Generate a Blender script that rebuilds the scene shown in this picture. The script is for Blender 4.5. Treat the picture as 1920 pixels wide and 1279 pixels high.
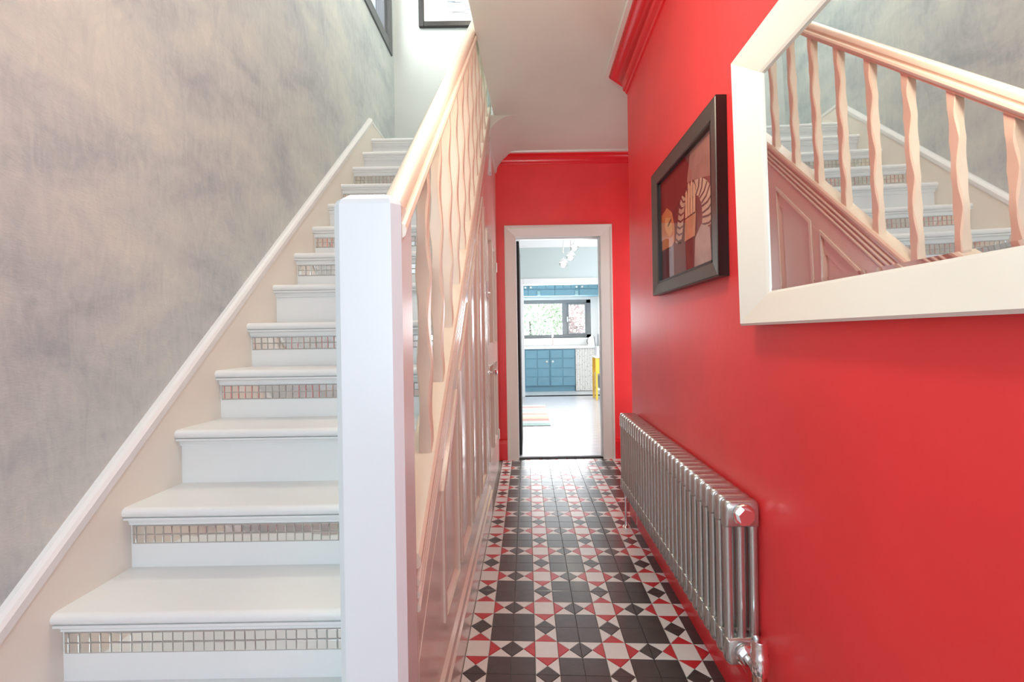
import bpy, math, random
from mathutils import Vector, Matrix
random.seed(7)
for o in list(bpy.data.objects): bpy.data.objects.remove(o)
S = bpy.context.scene
COL = S.collection

# ------------------------------------------------------------------ camera
F_PX = 848.0
cam = bpy.data.cameras.new('camera'); co = bpy.data.objects.new('camera', cam); COL.objects.link(co)
cam.sensor_width = 36.0; cam.lens = F_PX / 1920 * 36
cam.shift_x = -28 / 1920; cam.shift_y = -11 / 1920
cam.clip_start = 0.02
ROLL = 0.016
co.location = (0, 0, 1.1)
co.rotation_euler = (Matrix.Rotation(math.pi / 2, 4, 'X') @ Matrix.Rotation(-ROLL, 4, 'Z')).to_euler()
S.camera = co

# ------------------------------------------------------------------ world, exposure
S.view_settings.view_transform = 'Standard'
S.view_settings.look = 'None'
S.view_settings.gamma = 1.0
S.view_settings.use_curve_mapping = False
S.view_settings.exposure = 0.3
W = bpy.data.worlds.new('sky'); S.world = W; W.use_nodes = True
W.node_tree.nodes['Background'].inputs[0].default_value = (0.86, 0.93, 1.0, 1)
W.node_tree.nodes['Background'].inputs[1].default_value = 3.0

def area(name, loc, rot, sx, sy, power, color):
    l = bpy.data.lights.new(name, 'AREA'); l.shape = 'RECTANGLE'; l.size = sx; l.size_y = sy
    l.energy = power; l.color = color
    o = bpy.data.objects.new(name, l); COL.objects.link(o); o.location = loc; o.rotation_euler = rot
    return o
R90 = math.pi / 2
# added daylight at an unseen glazed front door behind the camera (faces +Y)
area('added_front_door_light', (0.02, -1.36, 1.35), (R90, 0, 0), 0.8, 1.7, 8.4, (0.58, 0.85, 1.0))
# added daylight at an unseen side window beside the stair foot
area('added_side_window_light', (-0.78, -1.36, 1.45), (R90, 0, 0), 0.45, 1.5, 13, (0.60, 0.86, 1.0))
# daylight through the stair window in the left wall (faces +X)
area('daylight_stair_window', (-1.08, 3.3, 4.15), (0, -R90, 0), 1.1, 1.0, 11, (0.92, 0.98, 0.98))
# daylight through the dining room garden doors (faces -X)
area('daylight_garden_doors', (2.5, 6.0, 1.3), (0, R90, 0), 2.2, 2.8, 60, (0.94, 0.97, 1.0))
# added light at an unseen side door beyond the red corner (faces -X)
area('added_side_door_light', (1.235, 3.66, 1.15), (0, R90, 0), 1.7, 0.34, 6, (0.86, 0.96, 1.0))
# daylight through the kitchen window (faces -Y)
area('daylight_kitchen_window', (0.5, 10.05, 1.45), (-R90, 0, 0), 1.6, 0.8, 55, (0.95, 0.98, 1.0))

# ------------------------------------------------------------------ helpers: materials
def srgb(r, g, b):
    f = lambda c: (c / 255 / 12.92) if c / 255 <= 0.04045 else ((c / 255 + 0.055) / 1.055) ** 2.4
    return (f(r), f(g), f(b), 1)
def mat(name, color, rough=0.5, metal=0.0, noise=0.0, nscale=8.0, bump=0.0, bscale=60.0, stretch=(1, 1, 1), coat=0.0, spec=0.5, color2=None):
    m = bpy.data.materials.new(name); m.use_nodes = True
    nt = m.node_tree; b = nt.nodes['Principled BSDF']
    b.inputs['Base Color'].default_value = color
    b.inputs['Roughness'].default_value = rough
    b.inputs['Metallic'].default_value = metal
    b.inputs['Coat Weight'].default_value = coat
    b.inputs['Coat Roughness'].default_value = 0.12
    b.inputs['Specular IOR Level'].default_value = spec
    tc = nt.nodes.new('ShaderNodeTexCoord'); mp = nt.nodes.new('ShaderNodeMapping')
    mp.inputs['Scale'].default_value = stretch
    nt.links.new(tc.outputs['Object'], mp.inputs['Vector'])
    if noise > 0 or color2 is not None:
        n = nt.nodes.new('ShaderNodeTexNoise'); n.inputs['Scale'].default_value = nscale; n.inputs['Detail'].default_value = 6
        nt.links.new(mp.outputs[0], n.inputs['Vector'])
        cr = nt.nodes.new('ShaderNodeValToRGB')
        c2 = color2 if color2 is not None else tuple(c * (1 - noise) for c in color[:3]) + (1,)
        cr.color_ramp.elements[0].color = c2; cr.color_ramp.elements[1].color = color
        cr.color_ramp.elements[0].position = 0.32; cr.color_ramp.elements[1].position = 0.66
        nt.links.new(n.outputs['Fac'], cr.inputs['Fac'])
        nt.links.new(cr.outputs['Color'], b.inputs['Base Color'])
    if bump > 0:
        n2 = nt.nodes.new('ShaderNodeTexNoise'); n2.inputs['Scale'].default_value = bscale; n2.inputs['Detail'].default_value = 4
        nt.links.new(mp.outputs[0], n2.inputs['Vector'])
        bp = nt.nodes.new('ShaderNodeBump'); bp.inputs['Strength'].default_value = bump; bp.inputs['Distance'].default_value = 0.004
        nt.links.new(n2.outputs['Fac'], bp.inputs['Height']); nt.links.new(bp.outputs[0], b.inputs['Normal'])
    return m
def emit_mat(name, color, strength):
    m = mat(name, color, 0.3); b = m.node_tree.nodes['Principled BSDF']
    b.inputs['Emission Color'].default_value = color; b.inputs['Emission Strength'].default_value = strength
    return m
def glass_mat(name, tint=(1, 1, 1, 1), rough=0.0, fac=0.88):
    m = bpy.data.materials.new(name); m.use_nodes = True; nt = m.node_tree
    for n in list(nt.nodes): nt.nodes.remove(n)
    out = nt.nodes.new('ShaderNodeOutputMaterial'); mix = nt.nodes.new('ShaderNodeMixShader')
    t = nt.nodes.new('ShaderNodeBsdfTransparent'); g = nt.nodes.new('ShaderNodeBsdfGlossy')
    fr = nt.nodes.new('ShaderNodeFresnel'); fr.inputs['IOR'].default_value = 1.45
    t.inputs['Color'].default_value = tint; g.inputs['Roughness'].default_value = rough
    ge = nt.nodes.new('ShaderNodeNewGeometry'); sb_ = nt.nodes.new('ShaderNodeMath'); sb_.operation = 'SUBTRACT'; sb_.inputs[0].default_value = 1.0
    ml = nt.nodes.new('ShaderNodeMath'); ml.operation = 'MULTIPLY'      # reflect on the outer face only
    nt.links.new(ge.outputs['Backfacing'], sb_.inputs[1]); nt.links.new(sb_.outputs[0], ml.inputs[0]); nt.links.new(fr.outputs[0], ml.inputs[1])
    nt.links.new(ml.outputs[0], mix.inputs[0]); nt.links.new(t.outputs[0], mix.inputs[1]); nt.links.new(g.outputs[0], mix.inputs[2])
    nt.links.new(mix.outputs[0], out.inputs['Surface'])
    return m
def plaster_mat():
    m = bpy.data.materials.new('brushed_grey_plaster'); m.use_nodes = True; nt = m.node_tree; b = nt.nodes['Principled BSDF']
    tc = nt.nodes.new('ShaderNodeTexCoord')
    mp = nt.nodes.new('ShaderNodeMapping'); mp.inputs['Rotation'].default_value = (0.7, 0, 0); mp.inputs['Scale'].default_value = (1, 1.0, 1.5)
    nt.links.new(tc.outputs['Object'], mp.inputs[0])
    n1 = nt.nodes.new('ShaderNodeTexNoise'); n1.inputs['Scale'].default_value = 2.6; n1.inputs['Detail'].default_value = 8; n1.inputs['Roughness'].default_value = 0.62; n1.inputs['Distortion'].default_value = 0.35
    nt.links.new(mp.outputs[0], n1.inputs['Vector'])
    cr = nt.nodes.new('ShaderNodeValToRGB'); e = cr.color_ramp.elements
    e[0].position = 0.34; e[0].color = srgb(158, 168, 176); e[1].position = 0.66; e[1].color = srgb(206, 211, 204)
    k = cr.color_ramp.elements.new(0.5); k.color = srgb(187, 195, 195)
    mp3 = nt.nodes.new('ShaderNodeMapping'); mp3.inputs['Rotation'].default_value = (-0.5, 0, 0); mp3.inputs['Scale'].default_value = (1, 7, 2.2)
    nt.links.new(tc.outputs['Object'], mp3.inputs[0])
    n3 = nt.nodes.new('ShaderNodeTexNoise'); n3.inputs['Scale'].default_value = 3.2; n3.inputs['Detail'].default_value = 10; n3.inputs['Roughness'].default_value = 0.7; n3.inputs['Distortion'].default_value = 1.6
    nt.links.new(mp3.outputs[0], n3.inputs['Vector'])
    mx = nt.nodes.new('ShaderNodeMix'); mx.inputs[0].default_value = 0.34        # broad clouds with trowel strokes over them
    nt.links.new(n1.outputs['Fac'], mx.inputs[2]); nt.links.new(n3.outputs['Fac'], mx.inputs[3])
    nt.links.new(mx.outputs[0], cr.inputs[0]); nt.links.new(cr.outputs[0], b.inputs['Base Color'])
    mp2 = nt.nodes.new('ShaderNodeMapping'); mp2.inputs['Rotation'].default_value = (0.5, 0, 0); mp2.inputs['Scale'].default_value = (1, 9, 26)
    nt.links.new(tc.outputs['Object'], mp2.inputs[0])
    n2 = nt.nodes.new('ShaderNodeTexNoise'); n2.inputs['Scale'].default_value = 5; n2.inputs['Detail'].default_value = 5; n2.inputs['Distortion'].default_value = 1.2
    nt.links.new(mp2.outputs[0], n2.inputs['Vector'])
    bp = nt.nodes.new('ShaderNodeBump'); bp.inputs['Strength'].default_value = 0.22; bp.inputs['Distance'].default_value = 0.005
    nt.links.new(n2.outputs['Fac'], bp.inputs['Height']); nt.links.new(bp.outputs[0], b.inputs['Normal'])
    b.inputs['Roughness'].default_value = 0.48
    return m
M = {}
M['red'] = mat('red_satin_wall_paint', srgb(246, 64, 66), 0.36, noise=0.10, nscale=3, bump=0.10, bscale=35)
M['redgloss'] = mat('red_gloss_woodwork_paint', srgb(232, 46, 52), 0.22, bump=0.05, bscale=25)
M['plaster'] = plaster_mat()
M['ceiling'] = mat('warm_ceiling_paint', srgb(220, 227, 214), 0.6, noise=0.04, nscale=4, bump=0.05, bscale=80)
M['white'] = mat('white_stair_paint', srgb(222, 224, 223), 0.34, bump=0.04, bscale=30)
M['cream'] = mat('cream_woodwork_paint', srgb(226, 222, 212), 0.28, bump=0.05, bscale=20)
M['bal'] = mat('peach_cream_baluster_paint', srgb(230, 219, 200), 0.36, noise=0.04, nscale=12)
M['spandrel'] = mat('gloss_cream_panelling', srgb(222, 217, 204), 0.20, bump=0.10, bscale=14, coat=0.2)
M['newel'] = mat('white_newel_paint', srgb(220, 228, 230), 0.3, bump=0.06, bscale=18)
M['mirror'] = mat('mirror_silver', (0.93, 0.95, 0.95, 1), 0.015, 1.0)
M['mosaic'] = mat('mirror_mosaic', (0.80, 0.82, 0.80, 1), 0.06, 1.0)
M['grout'] = mat('pale_grout', srgb(176, 168, 160), 0.8, noise=0.1, nscale=30)
M['tblack'] = mat('black_floor_tile', srgb(76, 69, 67), 0.30, coat=0.35, noise=0.25, nscale=26, bump=0.12, bscale=90)
M['twhite'] = mat('white_floor_tile', srgb(230, 230, 224), 0.30, coat=0.35, noise=0.05, nscale=20, bump=0.08, bscale=90)
M['tred'] = mat('red_floor_tile', srgb(200, 48, 54), 0.36, coat=0.35, noise=0.12, nscale=26, bump=0.08, bscale=90)
M['rad'] = mat('lacquered_bare_steel', srgb(208, 209, 204), 0.25, 0.85, noise=0.22, nscale=14, stretch=(1, 1, 0.15), bump=0.08, bscale=60)
M['chrome'] = mat('chrome', (0.9, 0.9, 0.9, 1), 0.14, 1.0)
M['black'] = mat('black_frame_lacquer', srgb(28, 24, 23), 0.28)
M['bronze'] = mat('dark_bronze_frame_face', srgb(92, 84, 78), 0.33, 0.3)
M['mirframe'] = mat('ivory_gloss_frame', srgb(240, 234, 224), 0.16, coat=0.4)
M['anthracite'] = mat('anthracite_window_frame', srgb(132, 134, 136), 0.4)
M['glass'] = glass_mat('window_glass')
M['picglass'] = glass_mat('picture_glass')
M['sage'] = mat('grey_green_wall_paint', srgb(184, 196, 194), 0.6)
M['plain'] = mat('plain_white_wall_paint', srgb(236, 236, 234), 0.6)
M['blue'] = mat('teal_blue_cabinet_paint', srgb(120, 166, 186), 0.4, noise=0.05, nscale=6)
M['worktop'] = mat('white_worktop', srgb(240, 240, 240), 0.2)
M['laminate'] = mat('grey_wood_plank', srgb(186, 186, 190), 0.22, noise=0.22, nscale=6, stretch=(1, 12, 1))
M['yellow'] = mat('yellow_painted_wood', srgb(240, 190, 70), 0.4)
M['darkdoor'] = mat('near_black_door_paint', srgb(24, 20, 20), 0.75)
M['dark'] = mat('dark_gap', srgb(30, 26, 26), 0.8)

# ------------------------------------------------------------------ helpers: meshes
class MB:
    def __init__(s): s.v = []; s.f = []; s.mi = []; s.cur = 0
    def add(s, vs, fs):
        n = len(s.v); s.v += [tuple(v) for v in vs]
        for f in fs: s.f.append(tuple(i + n for i in f)); s.mi.append(s.cur)
        return s
    def box(s, x0, x1, y0, y1, z0, z1):
        return s.add([(x0,y0,z0),(x1,y0,z0),(x1,y1,z0),(x0,y1,z0),(x0,y0,z1),(x1,y0,z1),(x1,y1,z1),(x0,y1,z1)],
              [(0,3,2,1),(4,5,6,7),(0,1,5,4),(1,2,6,5),(2,3,7,6),(3,0,4,7)])
    def cbox(s, x0, x1, y0, y1, z0, z1, c=0.003):
        # box with all edges chamfered (24 corner points)
        xs = (x0, x1); ys = (y0, y1); zs = (z0, z1); vid = {}; vs = []
        for i in (0, 1):
            for j in (0, 1):
                for k in (0, 1):
                    sx = c if i == 0 else -c; sy = c if j == 0 else -c; sz = c if k == 0 else -c
                    for a, p in (('x', (xs[i], ys[j]+sy, zs[k]+sz)), ('y', (xs[i]+sx, ys[j], zs[k]+sz)), ('z', (xs[i]+sx, ys[j]+sy, zs[k]))):
                        vid[(i, j, k, a)] = len(vs); vs.append(p)
        g = lambda i, j, k, a: vid[(i, j, k, a)]
        fs = []
        for i in (0, 1): fs.append((g(i,0,0,'x'), g(i,1,0,'x'), g(i,1,1,'x'), g(i,0,1,'x')))
        for j in (0, 1): fs.append((g(0,j,0,'y'), g(1,j,0,'y'), g(1,j,1,'y'), g(0,j,1,'y')))
        for k in (0, 1): fs.append((g(0,0,k,'z'), g(1,0,k,'z'), g(1,1,k,'z'), g(0,1,k,'z')))
        for i in (0, 1):
            for j in (0, 1): fs.append((g(i,j,0,'x'), g(i,j,1,'x'), g(i,j,1,'y'), g(i,j,0,'y')))
            for k in (0, 1): fs.append((g(i,0,k,'x'), g(i,1,k,'x'), g(i,1,k,'z'), g(i,0,k,'z')))
        for j in (0, 1):
            for k in (0, 1): fs.append((g(0,j,k,'y'), g(1,j,k,'y'), g(1,j,k,'z'), g(0,j,k,'z')))
        for i in (0, 1):
            for j in (0, 1):
                for k in (0, 1): fs.append((g(i,j,k,'x'), g(i,j,k,'y'), g(i,j,k,'z')))
        return s.add(vs, fs)
    def prism(s, poly, a0, a1, axis='x'):
        # poly: list of 2D points in the plane perpendicular to axis: x->(y,z)  y->(x,z)  z->(x,y)
        n = len(poly)
        def P(p, a): return (a, p[0], p[1]) if axis == 'x' else ((p[0], a, p[1]) if axis == 'y' else (p[0], p[1], a))
        vs = [P(p, a0) for p in poly] + [P(p, a1) for p in poly]
        fs = [tuple(range(n)), tuple(range(2*n-1, n-1, -1))] + [(i, (i+1) % n, n+(i+1) % n, n+i) for i in range(n)]
        return s.add(vs, fs)
    def tube(s, p0, p1, r0, r1=None, n=12, caps=True):
        r1 = r0 if r1 is None else r1
        p0 = Vector(p0); p1 = Vector(p1); d = (p1 - p0).normalized()
        a = d.orthogonal().normalized(); b = d.cross(a)
        vs = []
        for p, r in ((p0, r0), (p1, r1)):
            for i in range(n):
                t = 2*math.pi*i/n; vs.append(p + a*(r*math.cos(t)) + b*(r*math.sin(t)))
        fs = [(i, (i+1) % n, n+(i+1) % n, n+i) for i in range(n)]
        if caps: fs += [tuple(range(n-1, -1, -1)), tuple(range(n, 2*n))]
        return s.add(vs, fs)
    def lathe(s, prof, origin, axis=(0, 0, 1), n=20):
        # prof: (radius, distance along axis)
        o = Vector(origin); d = Vector(axis).normalized(); a = d.orthogonal().normalized(); b = d.cross(a)
        vs = []; m = len(prof)
        for r, h in prof:
            for i in range(n):
                t = 2*math.pi*i/n; vs.append(o + d*h + a*(r*math.cos(t)) + b*(r*math.sin(t)))
        fs = [(k*n+i, k*n+(i+1) % n, (k+1)*n+(i+1) % n, (k+1)*n+i) for k in range(m-1) for i in range(n)]
        fs += [tuple(range(n-1, -1, -1)), tuple(range((m-1)*n, m*n))]
        return s.add(vs, fs)
    def sweep(s, rings, close=True, caps=True):
        # rings: list of lists of 3D points, equal length
        n = len(rings[0]); vs = [p for r in rings for p in r]
        fs = []
        for k in range(len(rings)-1):
            for i in range(n if close else n-1):
                j = (i+1) % n; fs.append((k*n+i, k*n+j, (k+1)*n+j, (k+1)*n+i))
        if caps and close: fs += [tuple(range(n-1, -1, -1)), tuple(range((len(rings)-1)*n, len(rings)*n))]
        return s.add(vs, fs)
    def mesh(s, name, mats, smooth=False):
        import bmesh
        me = bpy.data.meshes.new(name); me.from_pydata(s.v, [], s.f)
        for m in (mats if isinstance(mats, (list, tuple)) else [mats]): me.materials.append(m)
        if isinstance(mats, (list, tuple)):
            for p, i in zip(me.polygons, s.mi): p.material_index = i
        bm = bmesh.new(); bm.from_mesh(me); bmesh.ops.recalc_face_normals(bm, faces=bm.faces)
        if smooth:
            for f in bm.faces: f.smooth = True
            for e in bm.edges:
                if len(e.link_faces) == 2 and e.calc_face_angle(0) > 0.7: e.smooth = False
        bm.to_mesh(me); bm.free()
        return me
    def build(s, name, mats, parent=None, smooth=False, **tags):
        return link(name, s.mesh(name, mats, smooth), parent, **tags)
def link(name, me, parent=None, loc=None, **tags):
    o = bpy.data.objects.new(name, me); COL.objects.link(o)
    if parent is not None: o.parent = parent
    if loc is not None: o.location = loc
    for k, v in tags.items(): o[k] = v
    return o
def thing(name, label, category, loc=(0, 0, 0), group=None):
    o = bpy.data.objects.new(name, None); COL.objects.link(o); o.location = loc; o.empty_display_size = 0.05
    o['label'] = label; o['category'] = category
    if group: o['group'] = group
    return o
def struct(name, mb, m, label, category, smooth=False):
    return mb.build(name, m, None, smooth, kind='structure', label=label, category=category)
def struct_empty(name, label, category):
    o = bpy.data.objects.new(name, None); COL.objects.link(o); o.empty_display_size = 0.05
    o['kind'] = 'structure'; o['label'] = label; o['category'] = category
    return o

# ------------------------------------------------------------------ dimensions
XL, XR = -1.125, 0.63            # left wall, right wall
YB = 3.95                        # wall at the end of hall and stairs
CEIL = 2.69; TOP = 5.1; YF = -1.4
G, RS = 0.186, 0.172             # going, rise
SL = RS / G
Y0N, Z0N = 1.032, 0.477          # first nosing in view
nos = lambda y: Z0N + (y - Y0N) * SL
CORNER = (XR, 2.735); SPLAY = (1.30, 3.405)
XP = -0.247                      # face of the under-stair panelling

# ================================================================== SETTING
# left wall with a window opening high up beside the end wall
m = MB()
WY0, WY1, WZ0, WZ1 = 2.75, 3.86, 3.53, 4.65
m.box(XL-0.2, XL, YF-0.2, WY0, -0.1, TOP); m.box(XL-0.2, XL, WY1, YB+0.2, -0.1, TOP)
m.box(XL-0.2, XL, WY0, WY1, -0.1, WZ0); m.box(XL-0.2, XL, WY0, WY1, WZ1, TOP)
struct('wall_left', m, M['plaster'], 'grey brushed plaster wall rising beside the stairs', 'wall')
# end wall: pale part over the stairs, red part with doorway over the hall
m = MB(); m.box(XL-0.2, -0.33, YB, YB+0.12, -0.1, TOP); m.box(-0.33, 2.0, YB, YB+0.12, 2.95, TOP)
struct('wall_stairwell', m, mat('pale_stairwell_plaster', srgb(192, 197, 194), 0.55, noise=0.06, nscale=3, bump=0.1, bscale=12), 'pale wall at the head of the stairs', 'wall')
DX0, DX1, DZ = -0.085, 0.66, 1.965
YD = 4.0
m = MB(); m.box(-0.33, DX0-0.03, YD, YD+0.1, -0.1, 2.95); m.box(DX1+0.03, 1.45, YD, YD+0.1, -0.1, 2.95); m.box(DX0-0.03, DX1+0.03, YD, YD+0.1, DZ+0.03, 2.95)
struct('wall_back', m, M['red'], 'red wall around the kitchen doorway', 'wall')
m = MB()
m.box(XR, XR+0.2, YF-0.2, CORNER[1], -0.1, 2.95)
m.add([(XR,CORNER[1],-0.1),(SPLAY[0],SPLAY[1],-0.1),(SPLAY[0]+0.15,SPLAY[1]-0.15,-0.1),(XR+0.2,CORNER[1]-0.1,-0.1),
       (XR,CORNER[1],2.95),(SPLAY[0],SPLAY[1],2.95),(SPLAY[0]+0.15,SPLAY[1]-0.15,2.95),(XR+0.2,CORNER[1]-0.1,2.95)],
      [(0,1,5,4),(1,2,6,5),(2,3,7,6),(3,0,4,7),(0,3,2,1),(4,5,6,7)])
m.box(1.30, 1.45, 3.40, YD+0.1, -0.1, 2.95)
struct('wall_right', m, M['red'], 'long red wall carrying the mirror and picture', 'wall')
# front wall behind the viewer with a glazed door and side light added for daylight
m = MB()
m.box(XL, -1.02, YF-0.15, YF, -0.1, TOP); m.box(-0.54, -0.42, YF-0.15, YF, -0.1, TOP); m.box(0.46, XR, YF-0.15, YF, -0.1, TOP)
m.box(-1.02, -0.54, YF-0.15, YF, 2.25, TOP); m.box(-1.02, -0.54, YF-0.15, YF, -0.1, 0.6); m.box(-0.42, 0.46, YF-0.15, YF, 2.25, TOP)
struct('wall_front', m, M['plain'], 'plain front wall with the entrance door', 'wall')
d = struct_empty('door_1', 'unseen white glazed front door added behind the viewer for daylight', 'door')
m = MB(); m.cbox(-0.41, -0.31, YF-0.09, YF-0.05, 0, 2.24); m.cbox(0.35, 0.45, YF-0.09, YF-0.05, 0, 2.24); m.cbox(-0.31, 0.35, YF-0.09, YF-0.05, 0, 0.45); m.cbox(-0.31, 0.35, YF-0.09, YF-0.05, 2.14, 2.24)
m.build('door_frame', M['white'], d)
MB().box(-0.31, 0.35, YF-0.075, YF-0.07, 0.45, 2.14).build('pane', M['glass'], d)
d = struct_empty('window_1', 'unseen narrow side light added beside the front door for daylight', 'window')
m = MB(); m.cbox(-1.015, -0.97, YF-0.09, YF-0.05, 0.61, 2.24); m.cbox(-0.59, -0.545, YF-0.09, YF-0.05, 0.61, 2.24); m.cbox(-0.97, -0.59, YF-0.09, YF-0.05, 0.61, 0.66); m.cbox(-0.97, -0.59, YF-0.09, YF-0.05, 2.19, 2.24)
m.build('window_frame', M['white'], d)
MB().box(-0.97, -0.59, YF-0.075, YF-0.07, 0.66, 2.19).build('pane', M['glass'], d)

# ceiling slab of the hall: left edge is the trimmer of the stair well, slightly out of true
edge = lambda y: -0.243 + 0.034 * (y - 2.4)
def slab(z0, z1):
    pl = [(edge(0.2), 0.2), (XL, 0.2), (XL, YF-0.15), (XR+0.05, YF-0.15), (XR+0.05, CORNER[1]-0.03), (SPLAY[0]+0.1, SPLAY[1]), (1.4, YD+0.02), (edge(YD), YD+0.02)]
    return MB().prism(pl, z0, z1, 'z')
struct('ceiling', slab(CEIL, CEIL+0.24), M['ceiling'], 'warm white ceiling over the tiled hall', 'ceiling')
# upper floor shell
m = MB(); m.box(XL-0.2, 2.0, YF-0.2, YB+0.2, TOP, TOP+0.1)
struct('ceiling_upper', m, M['plain'], 'ceiling above the stair well', 'ceiling')
m = MB(); m.box(1.2, 1.3, YF-0.2, YB+0.12, 2.95, TOP); m.box(-1.3, 1.3, YF-0.15, YF, 2.95, TOP)
struct('wall_upper', m, M['plain'], 'plain wall of the upper landing', 'wall')
# cove along the panelling at the far end of the ceiling
m = MB(); arc = [(-0.245, CEIL-0.145)]
for i in range(1, 13):
    t = i / 12 * math.pi / 2
    arc.append((-0.04 - 0.205 * (math.cos(t)), CEIL - 0.145 + 0.145 * math.sin(t)))
# concave: mirror of the arc about its chord
arc = [(-0.245 + 0.205 * (1 - math.cos(i/14*math.pi/2)) , CEIL - 0.145 * (1 - math.sin(i/14*math.pi/2))) for i in range(15)]
m.prism([(-0.262, CEIL-0.16)] + arc + [(-0.262, CEIL)], 3.26, YD, 'y')
struct('trim_1', m, M['ceiling'], 'small curved cove where the ceiling meets the panelling', 'trim', smooth=True)

# cornice: red cove with a white strip on the ceiling
def offset_path(path, d):
    out = []
    for i, p in enumerate(path):
        p = Vector(p)
        ns = []
        if i > 0: t = (p - Vector(path[i-1])).normalized(); ns.append(Vector((-t.y, t.x)))
        if i < len(path)-1: t = (Vector(path[i+1]) - p).normalized(); ns.append(Vector((-t.y, t.x)))
        n = sum(ns, Vector((0, 0))).normalized(); k = d / max(0.3, n.dot(ns[0]))
        out.append(p + n * k)
    return out
def cornice(name, path, label, k_=1.0):
    prof = [(0, -0.135), (0.010, -0.135), (0.014, -0.122), (0.024, -0.116)]
    for i in range(1, 9):
        t = i / 8 * math.pi / 2
        prof.append((0.024 + 0.062 * (1 - math.cos(t)), -0.116 + 0.085 * math.sin(t)))
    prof += [(0.092, -0.028), (0.100, -0.020), (0.104, -0.008), (0.104, 0.0), (0, 0)]
    prof = [(a_ * (0.5 + 0.5 * k_), h_ * k_) for a_, h_ in prof]; d0 = 0.104 * (0.5 + 0.5 * k_) - 0.004
    m = MB()
    rings = []
    offs = [offset_path(path, p[0]) for p in prof]
    for k in range(len(path)): rings.append([(offs[i][k].x, offs[i][k].y, CEIL + prof[i][1]) for i in range(len(prof))])
    m.sweep(rings)
    o = struct(name, m, M['redgloss'], label, 'trim', smooth=True)
    pr2 = [(d0, -0.012), (d0+0.024, -0.012), (d0+0.028, 0.0), (d0, 0.0)]
    m = MB(); rings = []; offs = [offset_path(path, p[0]) for p in pr2]
    for k in range(len(path)): rings.append([(offs[i][k].x, offs[i][k].y, CEIL + pr2[i][1]) for i in range(len(pr2))])
    m.sweep(rings); m.build('ceiling_strip', M['cream'], o)
cornice('trim_2', [(XR, YF), CORNER, SPLAY], 'red cove cornice along the mirror wall')
cornice('trim_3', [(1.30, YD), (-0.20, YD)], 'red cove cornice above the kitchen doorway', 0.6)

# baseboards
m = MB()
def base_prof(): return [(0, 0), (0.022, 0), (0.022, 0.105), (0.016, 0.118), (0.016, 0.125), (0.008, 0.140), (0, 0.146)]
path = [(XR, YF), CORNER, SPLAY]; pr = base_prof(); offs = [offset_path(path, p[0]) for p in pr]
m.sweep([[(offs[i][k].x, offs[i][k].y, pr[i][1]) for i in range(len(pr))] for k in range(3)])
struct('baseboard_right', m, M['redgloss'], 'red skirting board behind the radiator', 'baseboard')
m = MB(); m.prism([(YD, 0), (YD-0.02, 0), (YD-0.02, 0.145), (YD-0.012, 0.165), (YD-0.012, 0.175), (YD, 0.185)], -0.33, DX0-0.10)
m.prism([(YD, 0), (YD-0.02, 0), (YD-0.02, 0.145), (YD-0.012, 0.165), (YD-0.012, 0.175), (YD, 0.185)], DX1+0.085, 1.30)
struct('baseboard_back', m, M['redgloss'], 'red skirting board beside the doorway', 'baseboard')

# ------------------------------------------------------------------ tiled floor
m = MB(); m.box(XL-0.1, 1.45, YF-0.1, YD, -0.12, -0.0065)
floor = struct('floor', m, M['grout'], 'geometric red, white and black tiled hall floor', 'floor')
P = 0.24; w = P / 3; X0 = -0.229; YT0 = 1.557; SH = -0.05
def piece_defs():
    L = P; h = w / 2; s0 = w; s1 = L; mid = (s0 + s1) / 2; q1 = (s0 + mid) / 2; q3 = (mid + s1) / 2
    out = []
    for i in range(2):
        for j in range(2):
            out.append(('black_tile', 'tblack', [(w+i*w, w+j*w), (w+(i+1)*w, w+j*w), (w+(i+1)*w, w+(j+1)*w), (w+i*w, w+(j+1)*w)]))
    out.append(('white_tile', 'twhite', [(0, 0), (w, 0), (w, w), (0, w)]))
    strip = [('red_triangle_tile', 'tred', [(s0, 0), (q1, h), (s0, w)]), ('red_triangle_tile', 'tred', [(s1, 0), (s1, w), (q3, h)]),
             ('black_triangle_tile', 'tblack', [(q1, h), (mid, 0), (mid, w)]), ('black_triangle_tile', 'tblack', [(mid, 0), (q3, h), (mid, w)]),
             ('white_triangle_tile', 'twhite', [(s0, 0), (mid, 0), (q1, h)]), ('white_triangle_tile', 'twhite', [(mid, 0), (s1, 0), (q3, h)]),
             ('white_triangle_tile', 'twhite', [(s0, w), (q1, h), (mid, w)]), ('white_triangle_tile', 'twhite', [(mid, w), (q3, h), (s1, w)])]
    for nme, mt, pl in strip: out.append((nme, mt, pl))
    for nme, mt, pl in strip: out.append((nme, mt, [(b, a) for a, b in pl][::-1]))
    return out
def clip(poly, a, b, c):      # keep a*x+b*y <= c
    out = []
    for i in range(len(poly)):
        p, q = poly[i], poly[(i+1) % len(poly)]
        dp = a*p[0]+b*p[1]-c; dq = a*q[0]+b*q[1]-c
        if dp <= 0: out.append(p)
        if (dp < 0 < dq) or (dq < 0 < dp):
            t = dp / (dp - dq); out.append((p[0]+t*(q[0]-p[0]), p[1]+t*(q[1]-p[1])))
    return out
def parea(p): return 0.5*sum(p[i][0]*p[(i+1) % len(p)][1]-p[(i+1) % len(p)][0]*p[i][1] for i in range(len(p)))
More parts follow.
